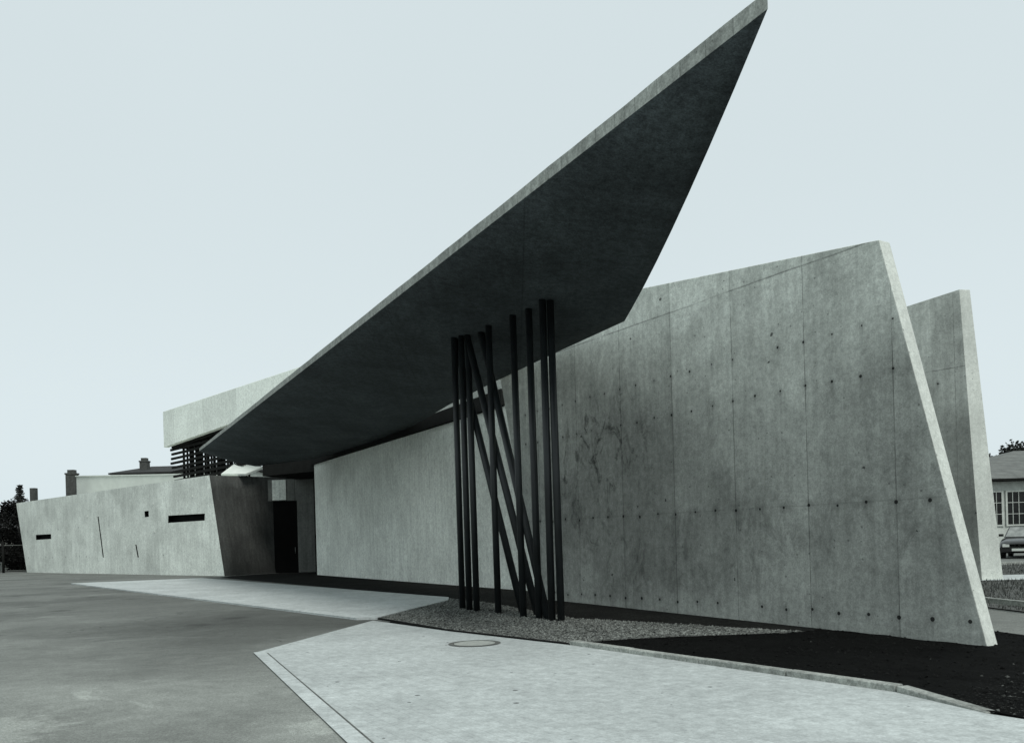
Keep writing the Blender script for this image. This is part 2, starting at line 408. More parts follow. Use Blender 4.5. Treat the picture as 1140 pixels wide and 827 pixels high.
sheet('road', [(-95, -30), (0.2, -30), (0.2, 1), (-.9, 6.4), (-3.0, 11.3), (-2.2, 15.6), (-1.2, 21.3), (1.5, 23.5), (-8.6, 41.5), (-8.6, 47), (-14, 50), (-36.2, 64.5), (-36.2, 95), (-95, 95)], 0, M['asphalt'])

PV = [(-19.61, 37.86), (-14.63, 40.03), (-1.61, 21.2), (-1.55, 20.2), (-2.56, 15.98), (-2.95, 15.96), (-9.41, 24.45)]
bm = bmesh.new(); prism(bm, [(p[0], p[1], -.02) for p in PV], (0, 0, .06)); o = from_bm('pavement', bm, M['pavement'], udir=None); o['kind'] = 'structure'

PX = V((-3.49, 11.4)); PY = V((-1.22, 6.1)); pd = (PY - PX).normalized()
far = PX + pd * 40
PAV = [tuple(PX), (-2.60, 15.70), (-1.03, 13.44), tuple(KA), (2.06, 9.26), tuple(KB), (3.55, 6.46), (4.1, 5.6), (9.5, -2), (30, -30), (far.x, far.y)]
sheet('paving', PAV, .008, M['paving'])
pn = V((-pd.y, pd.x))
if pn.x < 0: pn = -pn
def strip(name, a, b, w0, w1, z, mat):
    d = (b - a).normalized(); n = V((-d.y, d.x))
    if n.x < 0: n = -n
    q = [a + n * w0, b + n * w0, b + n * w1, a + n * w1]
    return sheet(name, [tuple(p) for p in q], z, mat)
strip('paving_joint', PX + pd * .15, PX + pd * 40, .146, .166, .012, M['joint'])
strip('paving_edge', PX, PX + pd * 40, -.005, .145, .014, M['border'])

# dark strip of ground along the foot of the walls
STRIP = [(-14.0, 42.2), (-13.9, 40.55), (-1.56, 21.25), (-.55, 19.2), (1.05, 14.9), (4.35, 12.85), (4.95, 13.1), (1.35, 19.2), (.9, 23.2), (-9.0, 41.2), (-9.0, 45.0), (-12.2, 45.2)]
sheet('foot_strip', STRIP, .012, M['strip'], follow=True, cut=.6)
GR = [(-1.56, 21.0), (-2.52, 16.01), (-1.03, 13.50), (.79, 11.27), (.93, 11.47), (4.2, 12.35), (3.95, 12.3), (1.05, 14.9), (-.55, 19.2)]
GR = [(-1.56, 21.0), (-2.52, 16.01), (-1.03, 13.50), (.79, 11.27), (.93, 11.47), (4.35, 12.75), (1.05, 14.9), (-.55, 19.2)]
sheet('gravel_bed', GR, .018, M['gravel_sheet'], follow=True, cut=.6)
SOIL = [(.82, 11.25), (2.09, 9.32), (3.32, 7.44), (3.58, 6.50), (4.15, 5.65), (9.5, -1.5), (14, 2), (9.9, 9), (7.5, 11.4), (7.2, 12.95), (6.8, 14), (5.0, 13.6), (4.45, 12.85), (4.35, 12.72), (.93, 11.5)]
sheet('soil', SOIL, .012, M['soil'], follow=True, cut=.25, rough=.010)
# passage between the two slabs and the strips beyond
sheet('passage', [(7.2, 12.95), (7.55, 11.4), (9.9, 9), (9.6, 12), (9.2, 16.4), (8.9, 22), (8.4, 30), (6.6, 30), (7.2, 22)], .006, M['asphalt'], follow=True)
sheet('turf', [(9.32, 16.4), (9.72, 12), (10.0, 9), (40, 6), (40, 22.6), (12.6, 22.5), (9.0, 22.5)], .012, M['grass_base'], follow=True)
sheet('path', [(9.0, 22.6), (40, 22.7), (40, 24.6), (8.9, 24.6)], .01, M['pavement'], follow=True)
sheet('turf', [(8.8, 24.7), (40, 24.7), (60, 31), (8.6, 31)], .012, M['grass_base'])
sheet('road', [(8.6, 31.9), (90, 31.9), (90, 45.5), (8.6, 45.5)], 0, M['asphalt'])
def kerb_line(name, pts, w, h, z0=-.05, gap=.012, seg=1.0, mat=None, taper=0):
    bm = bmesh.new()
    total = len(pts) - 1
    for i in range(total):
        a, b = V(pts[i]), V(pts[i + 1]); d = (b - a); L = d.length; d.normalize(); n = V((-d.y, d.x))
        k = max(1, round(L / seg))
        for j in range(k):
            s0 = L * j / k + gap / 2; s1 = L * (j + 1) / k - gap / 2
            hz = [h + random.uniform(-.004, .004)] * 2
            if taper and i == total - 1: hz = [h - (h - .015) * j / k, h - (h - .015) * (j + 1) / k]
            q = [a + d * s0, a + d * s1, a + d * s1 + n * w, a + d * s0 + n * w]
            top = [hz[0], hz[1], hz[1], hz[0]]
            vb = [bm.verts.new((p.x, p.y, z0)) for p in q]; vt = [bm.verts.new((p.x, p.y, t)) for p, t in zip(q, top)]
            bm.faces.new(vt)
            for e in range(4): bm.faces.new((vb[e], vb[(e + 1) % 4], vt[(e + 1) % 4], vt[e]))
    o = from_bm(name, bm, mat or M['kerb']); o['kind'] = 'structure'; bevel(o, .008, 2)
    return o
kerb_line('kerb', [(.72, 11.30), tuple(KB), (3.55, 6.46)], .12, .062, seg=1.05, taper=1)
kerb_line('edging', [(-2.56, 15.98), (-1.03, 13.47), (.70, 11.33)], .05, .03, seg=2.0, mat=M['dark'])
kerb_line('kerb', [(9.72, 12.0), (9.22, 16.4), (8.92, 22.4)], .1, .05, seg=1.0)
kerb_line('kerb', [(40, 31.4), (8.6, 31.4)], .14, .1, seg=1.0)

def in_poly(x, y, P):
    c = False; j = len(P) - 1
    for i in range(len(P)):
        if (P[i][1] > y) != (P[j][1] > y) and x < (P[j][0] - P[i][0]) * (y - P[i][1]) / (P[j][1] - P[i][1]) + P[i][0]: c = not c
        j = i
    return c
def scatter_stones(name, poly, n, r0, r1, mat, z=0.0, follow=False, dens=None):
    bm = bmesh.new(); k = 0
    xs = [p[0] for p in poly]; ys = [p[1] for p in poly]
    while k < n:
        x = random.uniform(min(xs), max(xs)); y = random.uniform(min(ys), max(ys))
        if not in_poly(x, y, poly): continue
        if dens and random.random() > dens(x, y): k += .2; continue
        k += 1
        r = random.uniform(r0, r1); zz = z + (gh(x, y) if follow else 0) + r * .2
        a = random.random() * 6.28
        dirs = [(1, 0, 0), (0, 1, 0), (-1, 0, 0), (0, -1, 0)]
        rot = Matrix.Rotation(a, 3, 'Z') @ Matrix.Rotation(random.uniform(-.5, .5), 3, 'X')
        vs = [bm.verts.new(V((x, y, zz)) + rot @ (V(d) * r * random.uniform(.7, 1.3))) for d in dirs]
        t = bm.verts.new(V((x, y, zz)) + rot @ V((0, 0, r * random.uniform(.5, .9))))
        for i in range(4): bm.faces.new((vs[i], vs[(i + 1) % 4], t))
    o = from_bm(name, bm, mat, recalc=False); o['kind'] = 'stuff'
    return o
tag(scatter_stones('gravel', GR, 13000, .007, .026, M['gravel'], .018, True), 'grey loose gravel spread around the feet of the dark steel columns', 'gravel')
tag(scatter_stones('soil_clods', SOIL, 4000, .008, .026, M['clod'], .012, True), 'black crumbly soil clods in the bed below the near wall slab', 'soil')
tag(scatter_stones('grit', SOIL, 1400, .006, .02, M['grit'], .02, True, lambda x, y: .015 + .985 * sstep(-3.3, -1.6, x - .9 * y) ), 'pale grit and pebbles scattered over the black soil bed', 'grit')

def grass(name, poly, n, h0, h1, follow=True):
    bm = bmesh.new(); k = 0; xs = [p[0] for p in poly]; ys = [p[1] for p in poly]
    while k < n:
        x = random.uniform(min(xs), max(xs)); y = random.uniform(min(ys), max(ys))
        if not in_poly(x, y, poly): continue
        k += 1; h = random.uniform(h0, h1); a = random.random() * 6.28; w = .012 + .006 * random.random()
        dx, dy = math.cos(a) * w, math.sin(a) * w; z = gh(x, y); lx, ly = random.uniform(-.4, .4) * h, random.uniform(-.4, .4) * h
        bm.faces.new([bm.verts.new(p) for p in ((x - dx, y - dy, z), (x + dx, y + dy, z), (x + lx, y + ly, z + h))])
    o = from_bm(name, bm, M['grass'], recalc=False); o['kind'] = 'stuff'
    return o
tag(grass('grass', [(9.35, 16.4), (9.7, 12.5), (14, 12.5), (15.5, 22.4), (9.1, 22.4)], 9000, .04, .11), 'short rough grass on the near strip right of the wall slabs', 'grass')
tag(grass('grass', [(12, 24.8), (24, 24.8), (26, 30.8), (12, 30.8)], 7000, .04, .12), 'short grass on the far strip before the parked car', 'grass')

# manhole cover
mh = tag(empty('manhole_cover', (-.555, 11.73, .010)), 'round iron manhole cover set flush in the pale block paving', 'manhole cover')
def disc_ring(bm, c, r0, r1, z, seg=48):
    A = [bm.verts.new((c[0] + r0 * math.cos(6.2832 * i / seg), c[1] + r0 * math.sin(6.2832 * i / seg), z)) for i in range(seg)]
    B = [bm.verts.new((c[0] + r1 * math.cos(6.2832 * i / seg), c[1] + r1 * math.sin(6.2832 * i / seg), z)) for i in range(seg)]
    for i in range(seg): bm.faces.new((A[i], B[i], B[(i + 1) % seg], A[(i + 1) % seg]))
bm = bmesh.new(); disc_ring(bm, (-.555, 11.73), .295, .36, .015); from_bm('frame', bm, M['iron'], mh)
bm = bmesh.new(); disc_ring(bm, (-.555, 11.73), .001, .285, .015); from_bm('lid', bm, M['lid'], mh)
bm = bmesh.new(); disc_ring(bm, (-.555, 11.73), .285, .295, .0125); from_bm('gap', bm, M['joint'], mh)

# ------------------------------------------------------------------ near wall slab
RP = V((1.16, 19.05, 0)); RD = V((6.13 - 1.16, 10.98 - 19.05, 0)).normalized(); RN = V((-RD.y, RD.x, 0))  # RN: away from the camera side
if RN.x < 0: RN = -RN
def wall_pts(P, D, sz): return [tuple(P + D * s + V((0, 0, z))) for s, z in sz]
def slab_thing(name, label, P, D, N, sz, t0, front, end, end_edges, obj_cat='wall'):
    root = tag(empty(name, tuple(P)), label, obj_cat, kind='thing')
    bm = bmesh.new()
    pts = wall_pts(P, D, sz)
    prism(bm, pts, N * t0, 0, [1 if i in end_edges else 0 for i in range(len(pts))])
    o = from_bm('wall_panel', bm, [front, end], root, udir=tuple(D), origin=tuple(P))
    bevel(o, .012, 2)
    return root, o
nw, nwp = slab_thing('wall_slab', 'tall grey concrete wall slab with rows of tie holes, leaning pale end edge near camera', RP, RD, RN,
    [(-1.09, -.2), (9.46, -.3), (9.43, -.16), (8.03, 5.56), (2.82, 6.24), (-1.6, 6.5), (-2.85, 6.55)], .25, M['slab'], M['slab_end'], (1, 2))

# ------------------------------------------------------------------ far wall slab
SP = V((12.55, 22.85, 0)); SD = V((.63, -.77, 0)).normalized(); SN = V((.77, .63, 0)).normalized()
root = tag(empty('wall_slab', tuple(SP)), 'dark concrete wall slab standing behind the near slab with wider pale end edge', 'wall', kind='thing')
bm = bmesh.new()
fr = wall_pts(SP, SD, [(-6, -.2), (.02, -.2), (0, 0), (-.37, 7.86), (-6, 7.35)])
t_of = lambda z: .66 - .042 * max(z, 0)
SE = V((.98, .2, 0))
v0 = [bm.verts.new(p) for p in fr]; v1 = [bm.verts.new(V(p) + SE * t_of(p[2])) for p in fr]
bm.faces.new(v0); bm.faces.new(list(reversed(v1)))
for i in range(5):
    f = bm.faces.new((v0[i], v1[i], v1[(i + 1) % 5], v0[(i + 1) % 5]))
    if i in (1, 2): f.material_index = 1
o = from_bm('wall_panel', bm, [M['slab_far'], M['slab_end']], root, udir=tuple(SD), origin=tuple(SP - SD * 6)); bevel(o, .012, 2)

# ------------------------------------------------------------------ fire station
fs = tag(empty('concrete_building', (-9.3, 40.5, 0)), 'long low concrete building with blank walls, slit windows and louvred upper storey', 'building', kind='thing')
LA = V((-9.29, 40.5, 0)); LD = V((.64 + 9.29, 22.92 - 40.5, 0)).normalized(); LN = V((-LD.y, LD.x, 0))
if LN.x < 0: LN = -LN
bm = bmesh.new()
prism(bm, wall_pts(LA, LD, [(0, -.1), (21.2, -.1), (21.2, 5.22), (0, 5.24)]), LN * 6)
hw = from_bm('hall_wall', bm, M['hall'], fs, udir=tuple(LD), origin=tuple(LA)); bevel(hw, .01, 1)
hw['label'] = 'long blank wall with vertical streaks under the canopy'
# dark flashing on top of the hall wall
bm = bmesh.new()
FP = LA - LN * .12
prism(bm, wall_pts(FP, LD, [(-.1, 5.24), (18.7, 5.24), (18.7, 5.70), (-.1, 5.5)]), LN * 2.5)
from_bm('roof_fascia', bm, M['dark'], fs)
bm = bmesh.new()
UP = LA + LN * .7
prism(bm, wall_pts(UP, LD, [(9, 5.2), (21.0, 5.2), (21.0, 6.6), (9, 6.4)]), LN * .25)
from_bm('upstand', bm, M['slab_far'], fs, udir=tuple(LD), origin=tuple(LA))

# wing with slit windows
WA = V((-36.11, 63.43, 0)); WD = V((-14.51 + 36.11, 42.93 - 63.43, 0)).normalized(); WN = V((-WD.y, WD.x, 0))
if WN.x < 0: WN = -WN
bm = bmesh.new()
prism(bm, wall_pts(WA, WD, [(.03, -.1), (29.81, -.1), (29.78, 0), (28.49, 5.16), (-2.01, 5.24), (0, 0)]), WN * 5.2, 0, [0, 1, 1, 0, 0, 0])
bm.verts.ensure_lookup_table()
for v_, s_ in ((7, 29.15), (8, 29.15), (9, 28.95)):
    z_ = bm.verts[v_].co.z; bm.verts[v_].co = WA + WD * s_ + WN * 5.2 + V((0, 0, z_))
bm.faces.ensure_lookup_table(); bm.verts.ensure_lookup_table()
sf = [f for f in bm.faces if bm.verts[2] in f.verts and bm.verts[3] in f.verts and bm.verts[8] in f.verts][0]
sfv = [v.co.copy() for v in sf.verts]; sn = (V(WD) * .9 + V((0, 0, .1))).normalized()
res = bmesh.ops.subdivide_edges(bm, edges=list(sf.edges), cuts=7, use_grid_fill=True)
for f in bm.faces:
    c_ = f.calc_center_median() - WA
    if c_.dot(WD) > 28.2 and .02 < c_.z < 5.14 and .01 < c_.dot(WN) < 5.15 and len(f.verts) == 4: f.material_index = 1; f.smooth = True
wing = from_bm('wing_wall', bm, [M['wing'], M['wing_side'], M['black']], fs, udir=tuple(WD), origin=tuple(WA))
wing['label'] = 'pale slanted wing wall with narrow slit windows'
WINS = [[(23.62, 2.88), (27.86, 2.86), (27.9, 3.22), (23.66, 3.28)],
        [(2.2, 2.37), (5.3, 2.38), (5.27, 2.72), (2.17, 2.74)],
        [(14.36, 1.03), (14.52, 1.03), (13.86, 3.61), (13.70, 3.61)],
        [(19.52, 1.0), (19.68, 1.0), (19.40, 1.76), (19.24, 1.76)],
        [(20.66, 3.30), (21.2, 3.32), (21.17, 3.66), (20.62, 3.65)]]
cut = bmesh.new()
for w in WINS: prism(cut, [V(p) - WN * .3 for p in wall_pts(WA, WD, w)], WN * .62, 2)
bmesh.ops.recalc_face_normals(cut, faces=cut.faces[:])
cme = bpy.data.meshes.new('cutter'); cut.to_mesh(cme); cut.free()
for _ in range(3): cme.materials.append(M['black'])
cob = bpy.data.objects.new('cutter', cme); COL.objects.link(cob)
md = wing.modifiers.new('cut', 'BOOLEAN'); md.operation = 'DIFFERENCE'; md.object = cob; md.solver = 'EXACT'
bpy.context.view_layer.update()
dg = bpy.context.evaluated_depsgraph_get()
newme = bpy.data.meshes.new_from_object(wing.evaluated_get(dg))
wing.modifiers.clear(); wing.data = newme
bpy.data.objects.remove(cob)
for i, w in enumerate(WINS):
    bm = bmesh.new()
    cx = sum(p[0] for p in w) / 4; cz = sum(p[1] for p in w) / 4
    q = [(cx + (s - cx) * 1.0, cz + (z - cz) * 1.0) for s, z in w]
    prism(bm, [V(p) + WN * .26 for p in wall_pts(WA, WD, q)], WN * .05)
    wo = from_bm('window', bm, M['black'], wing)
    wo['label'] = ['long horizontal slit window near the wing corner', 'short horizontal slit window at the far end', 'tall leaning slit window', 'short upright slit window', 'small square window'][i]
for s, z in [(12.05, 3.67), (21.74, 4.01), (21.87, 2.43), (26.55, 4.16)]:
    bm = bmesh.new(); c = WA + WD * s + V((0, 0, z)); tube(bm, c + WN * .05, c - WN * .02, .085, seg=14); from_bm('wall_plug', bm, M['white'], wing)
# rear part and roof between wing and hall, dark inside the entrance
bm = bmesh.new()
prism(bm, [(-12.35, 42.6, 4.93), (-9.32, 40.62, 4.93), (-6.3, 47, 4.93), (-10.5, 47.5, 4.93)], (0, 0, .85))
from_bm('entrance_roof', bm, M['dark'], fs)
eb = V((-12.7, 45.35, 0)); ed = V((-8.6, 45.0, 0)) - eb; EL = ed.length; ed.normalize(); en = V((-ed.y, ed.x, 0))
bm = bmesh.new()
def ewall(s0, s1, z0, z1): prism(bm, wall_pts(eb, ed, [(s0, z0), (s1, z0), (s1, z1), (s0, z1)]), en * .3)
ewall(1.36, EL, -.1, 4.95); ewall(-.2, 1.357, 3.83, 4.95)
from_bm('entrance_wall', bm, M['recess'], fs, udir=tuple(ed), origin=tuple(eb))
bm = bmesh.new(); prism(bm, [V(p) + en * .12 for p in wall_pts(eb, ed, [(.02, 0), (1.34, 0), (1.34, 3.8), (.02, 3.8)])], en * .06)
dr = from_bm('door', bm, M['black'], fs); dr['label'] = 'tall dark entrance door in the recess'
bm = bmesh.new(); p = eb + ed * 1.18 + V((0, 0, 1.0)) + en * .08; tube(bm, p, p + V((0, 0, .35)), .018, seg=8); from_bm('handle', bm, M['zinc'], dr)
bm = bmesh.new(); prism(bm, [V(p) - en * .05 for p in wall_pts(eb, ed, [(.05, 3.86), (.8, 3.86), (.8, 4.93), (.05, 4.93)])], en * .045)
from_bm('panel', bm, M['hall'], fs, udir=tuple(ed), origin=tuple(eb))
# return of the hall wall at the entrance
bm = bmesh.new(); prism(bm, [(-9.36, 40.55, -.1), (-9.30, 40.6, -.1), (-8.5, 45.0, -.1), (-8.7, 45.0, -.1)], (0, 0, 5.05)); from_bm('side_wall', bm, M['dark'], fs)

# upper storey: bright parapet with a rising lower edge over an open louvre screen
UA = V((-21.05, 52, 0)); UB = V((-9.0, 39.27, 0)); UD = (UB - UA).normalized(); UN = V((-UD.y, UD.x, 0))
if UN.x < 0: UN = -UN
UL = (UB - UA).length
bm = bmesh.new(); prism(bm, wall_pts(UA, UD, [(0, 7.63), (9.6, 8.02), (UL, 8.35), (UL, 9.80), (0, 9.80)]), UN * .3)
up = from_bm('parapet', bm, M['upper'], fs, udir=tuple(UD), origin=tuple(UA)); bevel(up, .015, 1)
up['label'] = 'pale upper storey band rising above the louvres'
bm = bmesh.new()   # dark soffit behind the lower edge
prism(bm, wall_pts(UA + UN * .32, UD, [(.35, 7.55), (9.6, 7.94), (UL, 8.25), (UL, 8.4), (.35, 7.75)]), UN * 3.0)
from_bm('soffit', bm, M['dark'], fs)
lv = from_bm('louvre', (lambda b: (prism(b, wall_pts(UA + UN * .5, UD, [(1.55, 5.0), (1.62, 5.0), (1.62, 7.6), (1.55, 7.6)]), UN * .12), b)[1])(bmesh.new()), M['dark'], fs)
for s, w in ((2.5, .10), (3.25, .55), (4.6, .16), (5.45, .10), (6.15, .45), (7.5, .25), (8.25, .22), (9.05, .35)):
    bm = bmesh.new(); prism(bm, wall_pts(UA + UN * .62, UD, [(s, 5.0), (s + w, 5.0), (s + w, 8.0), (s, 8.0)]), UN * .12); from_bm('post', bm, M['dark'], lv)
for k in range(20):
    s = 1.15 + k * .42
    bm = bmesh.new(); prism(bm, wall_pts(UA + UN * .9, UD, [(s, 5.0), (s + .09, 5.0), (s + .09, 8.0), (s, 8.0)]), UN * .09); from_bm('post', bm, M['dark'], lv)
for k in range(10):
    z = 4.95 + k * .275
    bm = bmesh.new(); prism(bm, wall_pts(UA + UN * .42, UD, [(.0 + .08 * (k % 3) + (-.12 if k > 3 else .25), z), (9.45, z + .02), (9.45, z + .155), (.0 + .08 * (k % 3) + (-.12 if k > 3 else .25), z + .135)]), UN * .10); from_bm('slat', bm, M['dark'], lv)
# small white roof wedge beside the canopy corner
bm = bmesh.new()
prism(bm, [(-15.38, 45.4, 5.35), (-14.86, 46.2, 5.98), (-13.0, 44.85, 5.6), (-13.8, 44.5, 5.24)], (0, .06, -.10))
from_bm('roof_wedge', bm, M['white_roof'], fs)

# ------------------------------------------------------------------ canopy with its columns
cn = tag(empty('entrance_canopy', (-.1, 16, 0)), 'huge sharp pointed concrete canopy soaring over the forecourt on dark steel columns', 'canopy', kind='thing')
Lp = V((-13.08, 36, 5.52)); Tp = V((2.41, 7.6, 6.08)); NS = 60
back = [V(p) for p in ((-12.2, 41, 5.28), (-8.93, 39, 5.35), (-7.41, 37, 5.39), (-5.32, 33.5, 5.38), (-3.52, 30, 5.43), (-1.73, 25, 5.42), (-.34, 21.5, 5.40), (1.06, 18.7, 5.48), (2.22, 16, 5.45))]
cum = [0.0]
for a, b in zip(back, back[1:]): cum.append(cum[-1] + (b - a).length)
def bpt(t):
    q = t * cum[-1]
    for i in range(len(back) - 1):
        if q <= cum[i + 1] + 1e-9: return back[i].lerp(back[i + 1], (q - cum[i]) / (cum[i + 1] - cum[i]))
    return back[-1]
# point list along the front edge and the back edge, ruled between
rows = []
for i in range(NS + 1):
    t = i / NS
    f = Lp.lerp(Tp, t); b = bpt(min(1, t * 1.0))
    r_ = []
    for j in range(9):
        p = f.lerp(b, j / 8); p.z = b.z + (f.z - b.z) * (1 - j / 8) ** 2; r_.append(p)
    rows.append(r_)
bm = bmesh.new()
TH = V((0, 0, .12))
lo = [[bm.verts.new(p) for p in r] for r in rows]; hi = [[bm.verts.new(p + TH + V((0, 0, .045 * i / NS + random.uniform(-.006, .006)))) for p in r] for i, r in enumerate(rows)]
for i in range(NS):
    for j in range(8):
        f = bm.faces.new((lo[i][j], lo[i + 1][j], lo[i + 1][j + 1], lo[i][j + 1])); f.material_index = 0; f.smooth = True
        f = bm.faces.new((hi[i][j], hi[i][j + 1], hi[i + 1][j + 1], hi[i + 1][j])); f.material_index = 1; f.smooth = True
for i in range(NS):
    for j in (0, 8):
        f = bm.faces.new((lo[i][j], hi[i][j], hi[i + 1][j], lo[i + 1][j])); f.material_index = 1
for j in range(8):
    for i in (0, NS):
        f = bm.faces.new((lo[i][j], lo[i][j + 1], hi[i][j + 1], hi[i][j])); f.material_index = 1
bmesh.ops.recalc_face_normals(bm, faces=bm.faces[:])
bvh = BVHTree.FromBMesh(bm)
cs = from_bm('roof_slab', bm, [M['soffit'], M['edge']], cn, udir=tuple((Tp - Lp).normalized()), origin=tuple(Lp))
def col(base, top, r):
    """a round steel column from the gravel up into the canopy soffit"""
    b = V((base[0], base[1], 0)); t = V((top[0], top[1], 5.4)); d = (t - b).normalized()
    hit = bvh.ray_cast(b, d); tp = hit[0] if hit[0] else t
    bm = bmesh.new(); tube(bm, b - V((0, 0, .05)), tp + d * .06, r, seg=20)
    pl = bmesh.new()
    o = from_bm('column', bm, M['steel'], cn, recalc=True); pl.free()
    return o
for bx, by, tx, ty in [(-1.07, 17.79, -1.08, 17.6), (-.90, 17.29, -.92, 17.4), (-.74, 17.02, -.78, 17.3), (-.30, 16.36, -.34, 16.6), (.17, 15.46, .13, 15.9), (.44, 15.04, .42, 15.5), (.65, 14.64, .65, 15.0), (.80, 14.52, .79, 15.0)]:
    col((bx, by), (tx, ty), .064)
for bx, by, tx, ty in [(.18, 16.34, -1.02, 17.7), (.45, 15.67, -.76, 17.3), (.60, 14.95, -.47, 17.0)]:
    col((bx, by), (tx, ty), .070)['label'] = 'column leaning to the left'

# ------------------------------------------------------------------ background left
def gable_house(name, label, x0, x1, y0, y1, eave, ridge, wall_m, roof_m, chimneys=(), hip=0.0, wins=()):
    r = tag(empty(name, ((x0 + x1) / 2, (y0 + y1) / 2, 0)), label, 'house')
    bm = bmesh.new(); box(bm, x0, x1, y0, y1, -.1, eave - .02); wo = from_bm('wall', bm, wall_m, r)
    ov = .45; ym = (y0 + y1) / 2
    A = [(x0 - ov, y0 - ov, eave), (x1 + ov, y0 - ov, eave), (x1 + ov, y1 + ov, eave), (x0 - ov, y1 + ov, eave)]
    R0 = (x0 - ov + hip, ym, ridge); R1 = (x1 + ov - hip, ym, ridge)
    bm = bmesh.new()
    a = [bm.verts.new(p) for p in A]; a2 = [bm.verts.new((p[0], p[1], p[2] + .14)) for p in A]; r0 = bm.verts.new(R0); r1 = bm.verts.new(R1)
    bm.faces.new(a)
    for i in range(4): bm.faces.new((a[i], a[(i + 1) % 4], a2[(i + 1) % 4], a2[i]))
    bm.faces.new((a2[0], a2[1], r1, r0)); bm.faces.new((a2[2], a2[3], r0, r1)); bm.faces.new((a2[3], a2[0], r0)); bm.faces.new((a2[1], a2[2], r1))
    ro = from_bm('roof', bm, roof_m, r)
    for (cx, cy, w, d, top, cap) in chimneys:
        bm = bmesh.new(); box(bm, cx - w / 2, cx + w / 2, cy - d / 2, cy + d / 2, eave, top)
        if cap:
            box(bm, cx - w * .57, cx + w * .57, cy - d * .57, cy + d * .57, top + .002, top + .14)
            box(bm, cx - w * .36, cx + w * .36, cy - d * .36, cy + d * .36, top + .145, top + .42)
        from_bm('chimney', bm, M['brick'], ro)
    for (wx0, wx1, wz0, wz1) in wins:
        bm = bmesh.new(); box(bm, wx0, wx1, y0 - .06, y0 - .005, wz0, wz1); w_ = from_bm('window', bm, M['glass'], r)
    return r
gable_house('house', 'low house hidden behind the wing, only its two square brick chimneys showing', -47, -37.6, 72, 80, 3.4, 5.2, M['render'], M['roof_dark'],
            chimneys=[(-41.9, 75, .46, .46, 7.12, False), (-38.5, 75, .80, .7, 8.2, True)], wins=[(-45, -43.8, 1, 2.4), (-42, -40.8, 1, 2.4)])
gable_house('house', 'dark tiled roof house with a stubby chimney behind the white rear hall', -38.9, -25.0, 84, 94, 8.9, 10.1, M['render'], M['roof_dark'],
            chimneys=[(-37.0, 86.5, .75, .75, 10.3, True)], hip=2.0, wins=[(-38.4, -37.2, 4, 5.6), (-35.4, -34.8, 4, 5.6)])
wb = tag(empty('rear_hall', (-30, 66, 0)), 'plain white rear hall with flat top showing above the wing', 'building')
bm = bmesh.new()
P4 = [(-35.58, 70), (-22.0, 58.8), (-18.5, 63.5), (-32, 75.5)]; ZT = [7.58, 6.5, 6.5, 7.58]
va = [bm.verts.new((p[0], p[1], -.1)) for p in P4]; vb = [bm.verts.new((p[0], p[1], z)) for p, z in zip(P4, ZT)]
bm.faces.new(va); bm.faces.new(vb)
for i in range(4): bm.faces.new((va[i], va[(i + 1) % 4], vb[(i + 1) % 4], vb[i]))
wl = from_bm('wall', bm, M['render'], wb)
bm = bmesh.new()   # coping that rises along the top
A = [V((-35.66, 69.95, 7.1)), V((-21.95, 58.7, 6.45)), V((-18.4, 63.5, 6.45)), V((-32, 75.6, 7.1))]
A = [V((p.x, p.y, z + .004)) for p, z in zip(A, ZT)]; prism(bm, A, (0, 0, .08)); from_bm('coping', bm, M['white'], wb)

# ------------------------------------------------------------------ trees
def leaf_quad(bm, c, s):
    n = V((random.gauss(0, 1), random.gauss(0, 1), random.gauss(0, 1))).normalized(); x = n.orthogonal().normalized(); y = n.cross(x)
    a = random.random() * 6.28; x, y = x * math.cos(a) + y * math.sin(a), y * math.cos(a) - x * math.sin(a)
    bm.faces.new([bm.verts.new(c + x * s * .5), bm.verts.new(c + y * s * .28), bm.verts.new(c - x * s * .5), bm.verts.new(c - y * s * .28)])
def tree(name, label, cat, x, y, h, w, n, leaf, mat, trunk_h=None, clumps=22, low=.3, group=None):
    r = tag(empty(name, (x, y, 0)), label, cat, group)
    th = trunk_h or h * .75
    bm = bmesh.new(); tube(bm, (x, y, -.1), (x + .1, y, th * .5), w * .045 + .05, w * .03 + .03, 9); tube(bm, (x + .1, y, th * .5), (x, y, th), w * .03 + .03, .03, 8)
    bmc = bmesh.new()
    for i in range(clumps):
        a = random.random() * 6.28; rr = math.sqrt(random.random()) * w * .5; zz = random.uniform(low, .97) * h
        k = 1 - ((zz / h - .55) / .5) ** 2; rr *= max(.25, min(1, k + .1))
        c = V((x + rr * math.cos(a), y + rr * math.sin(a), zz)); cr = random.uniform(.14, .24) * w
        if i < 7: tube(bm, (x, y, min(zz * .7, th * .9)), c, .05, .015, 6)
        for _ in range(n // clumps):
            d = V((random.gauss(0, 1), random.gauss(0, 1), random.gauss(0, .75))); d = d.normalized() * cr * random.random() ** .4
            leaf_quad(bmc, c + d, leaf * random.uniform(.6, 1.3))
    from_bm('trunk', bm, M['bark'], r, recalc=False); from_bm('crown', bmc, mat, r, recalc=False)
    return r
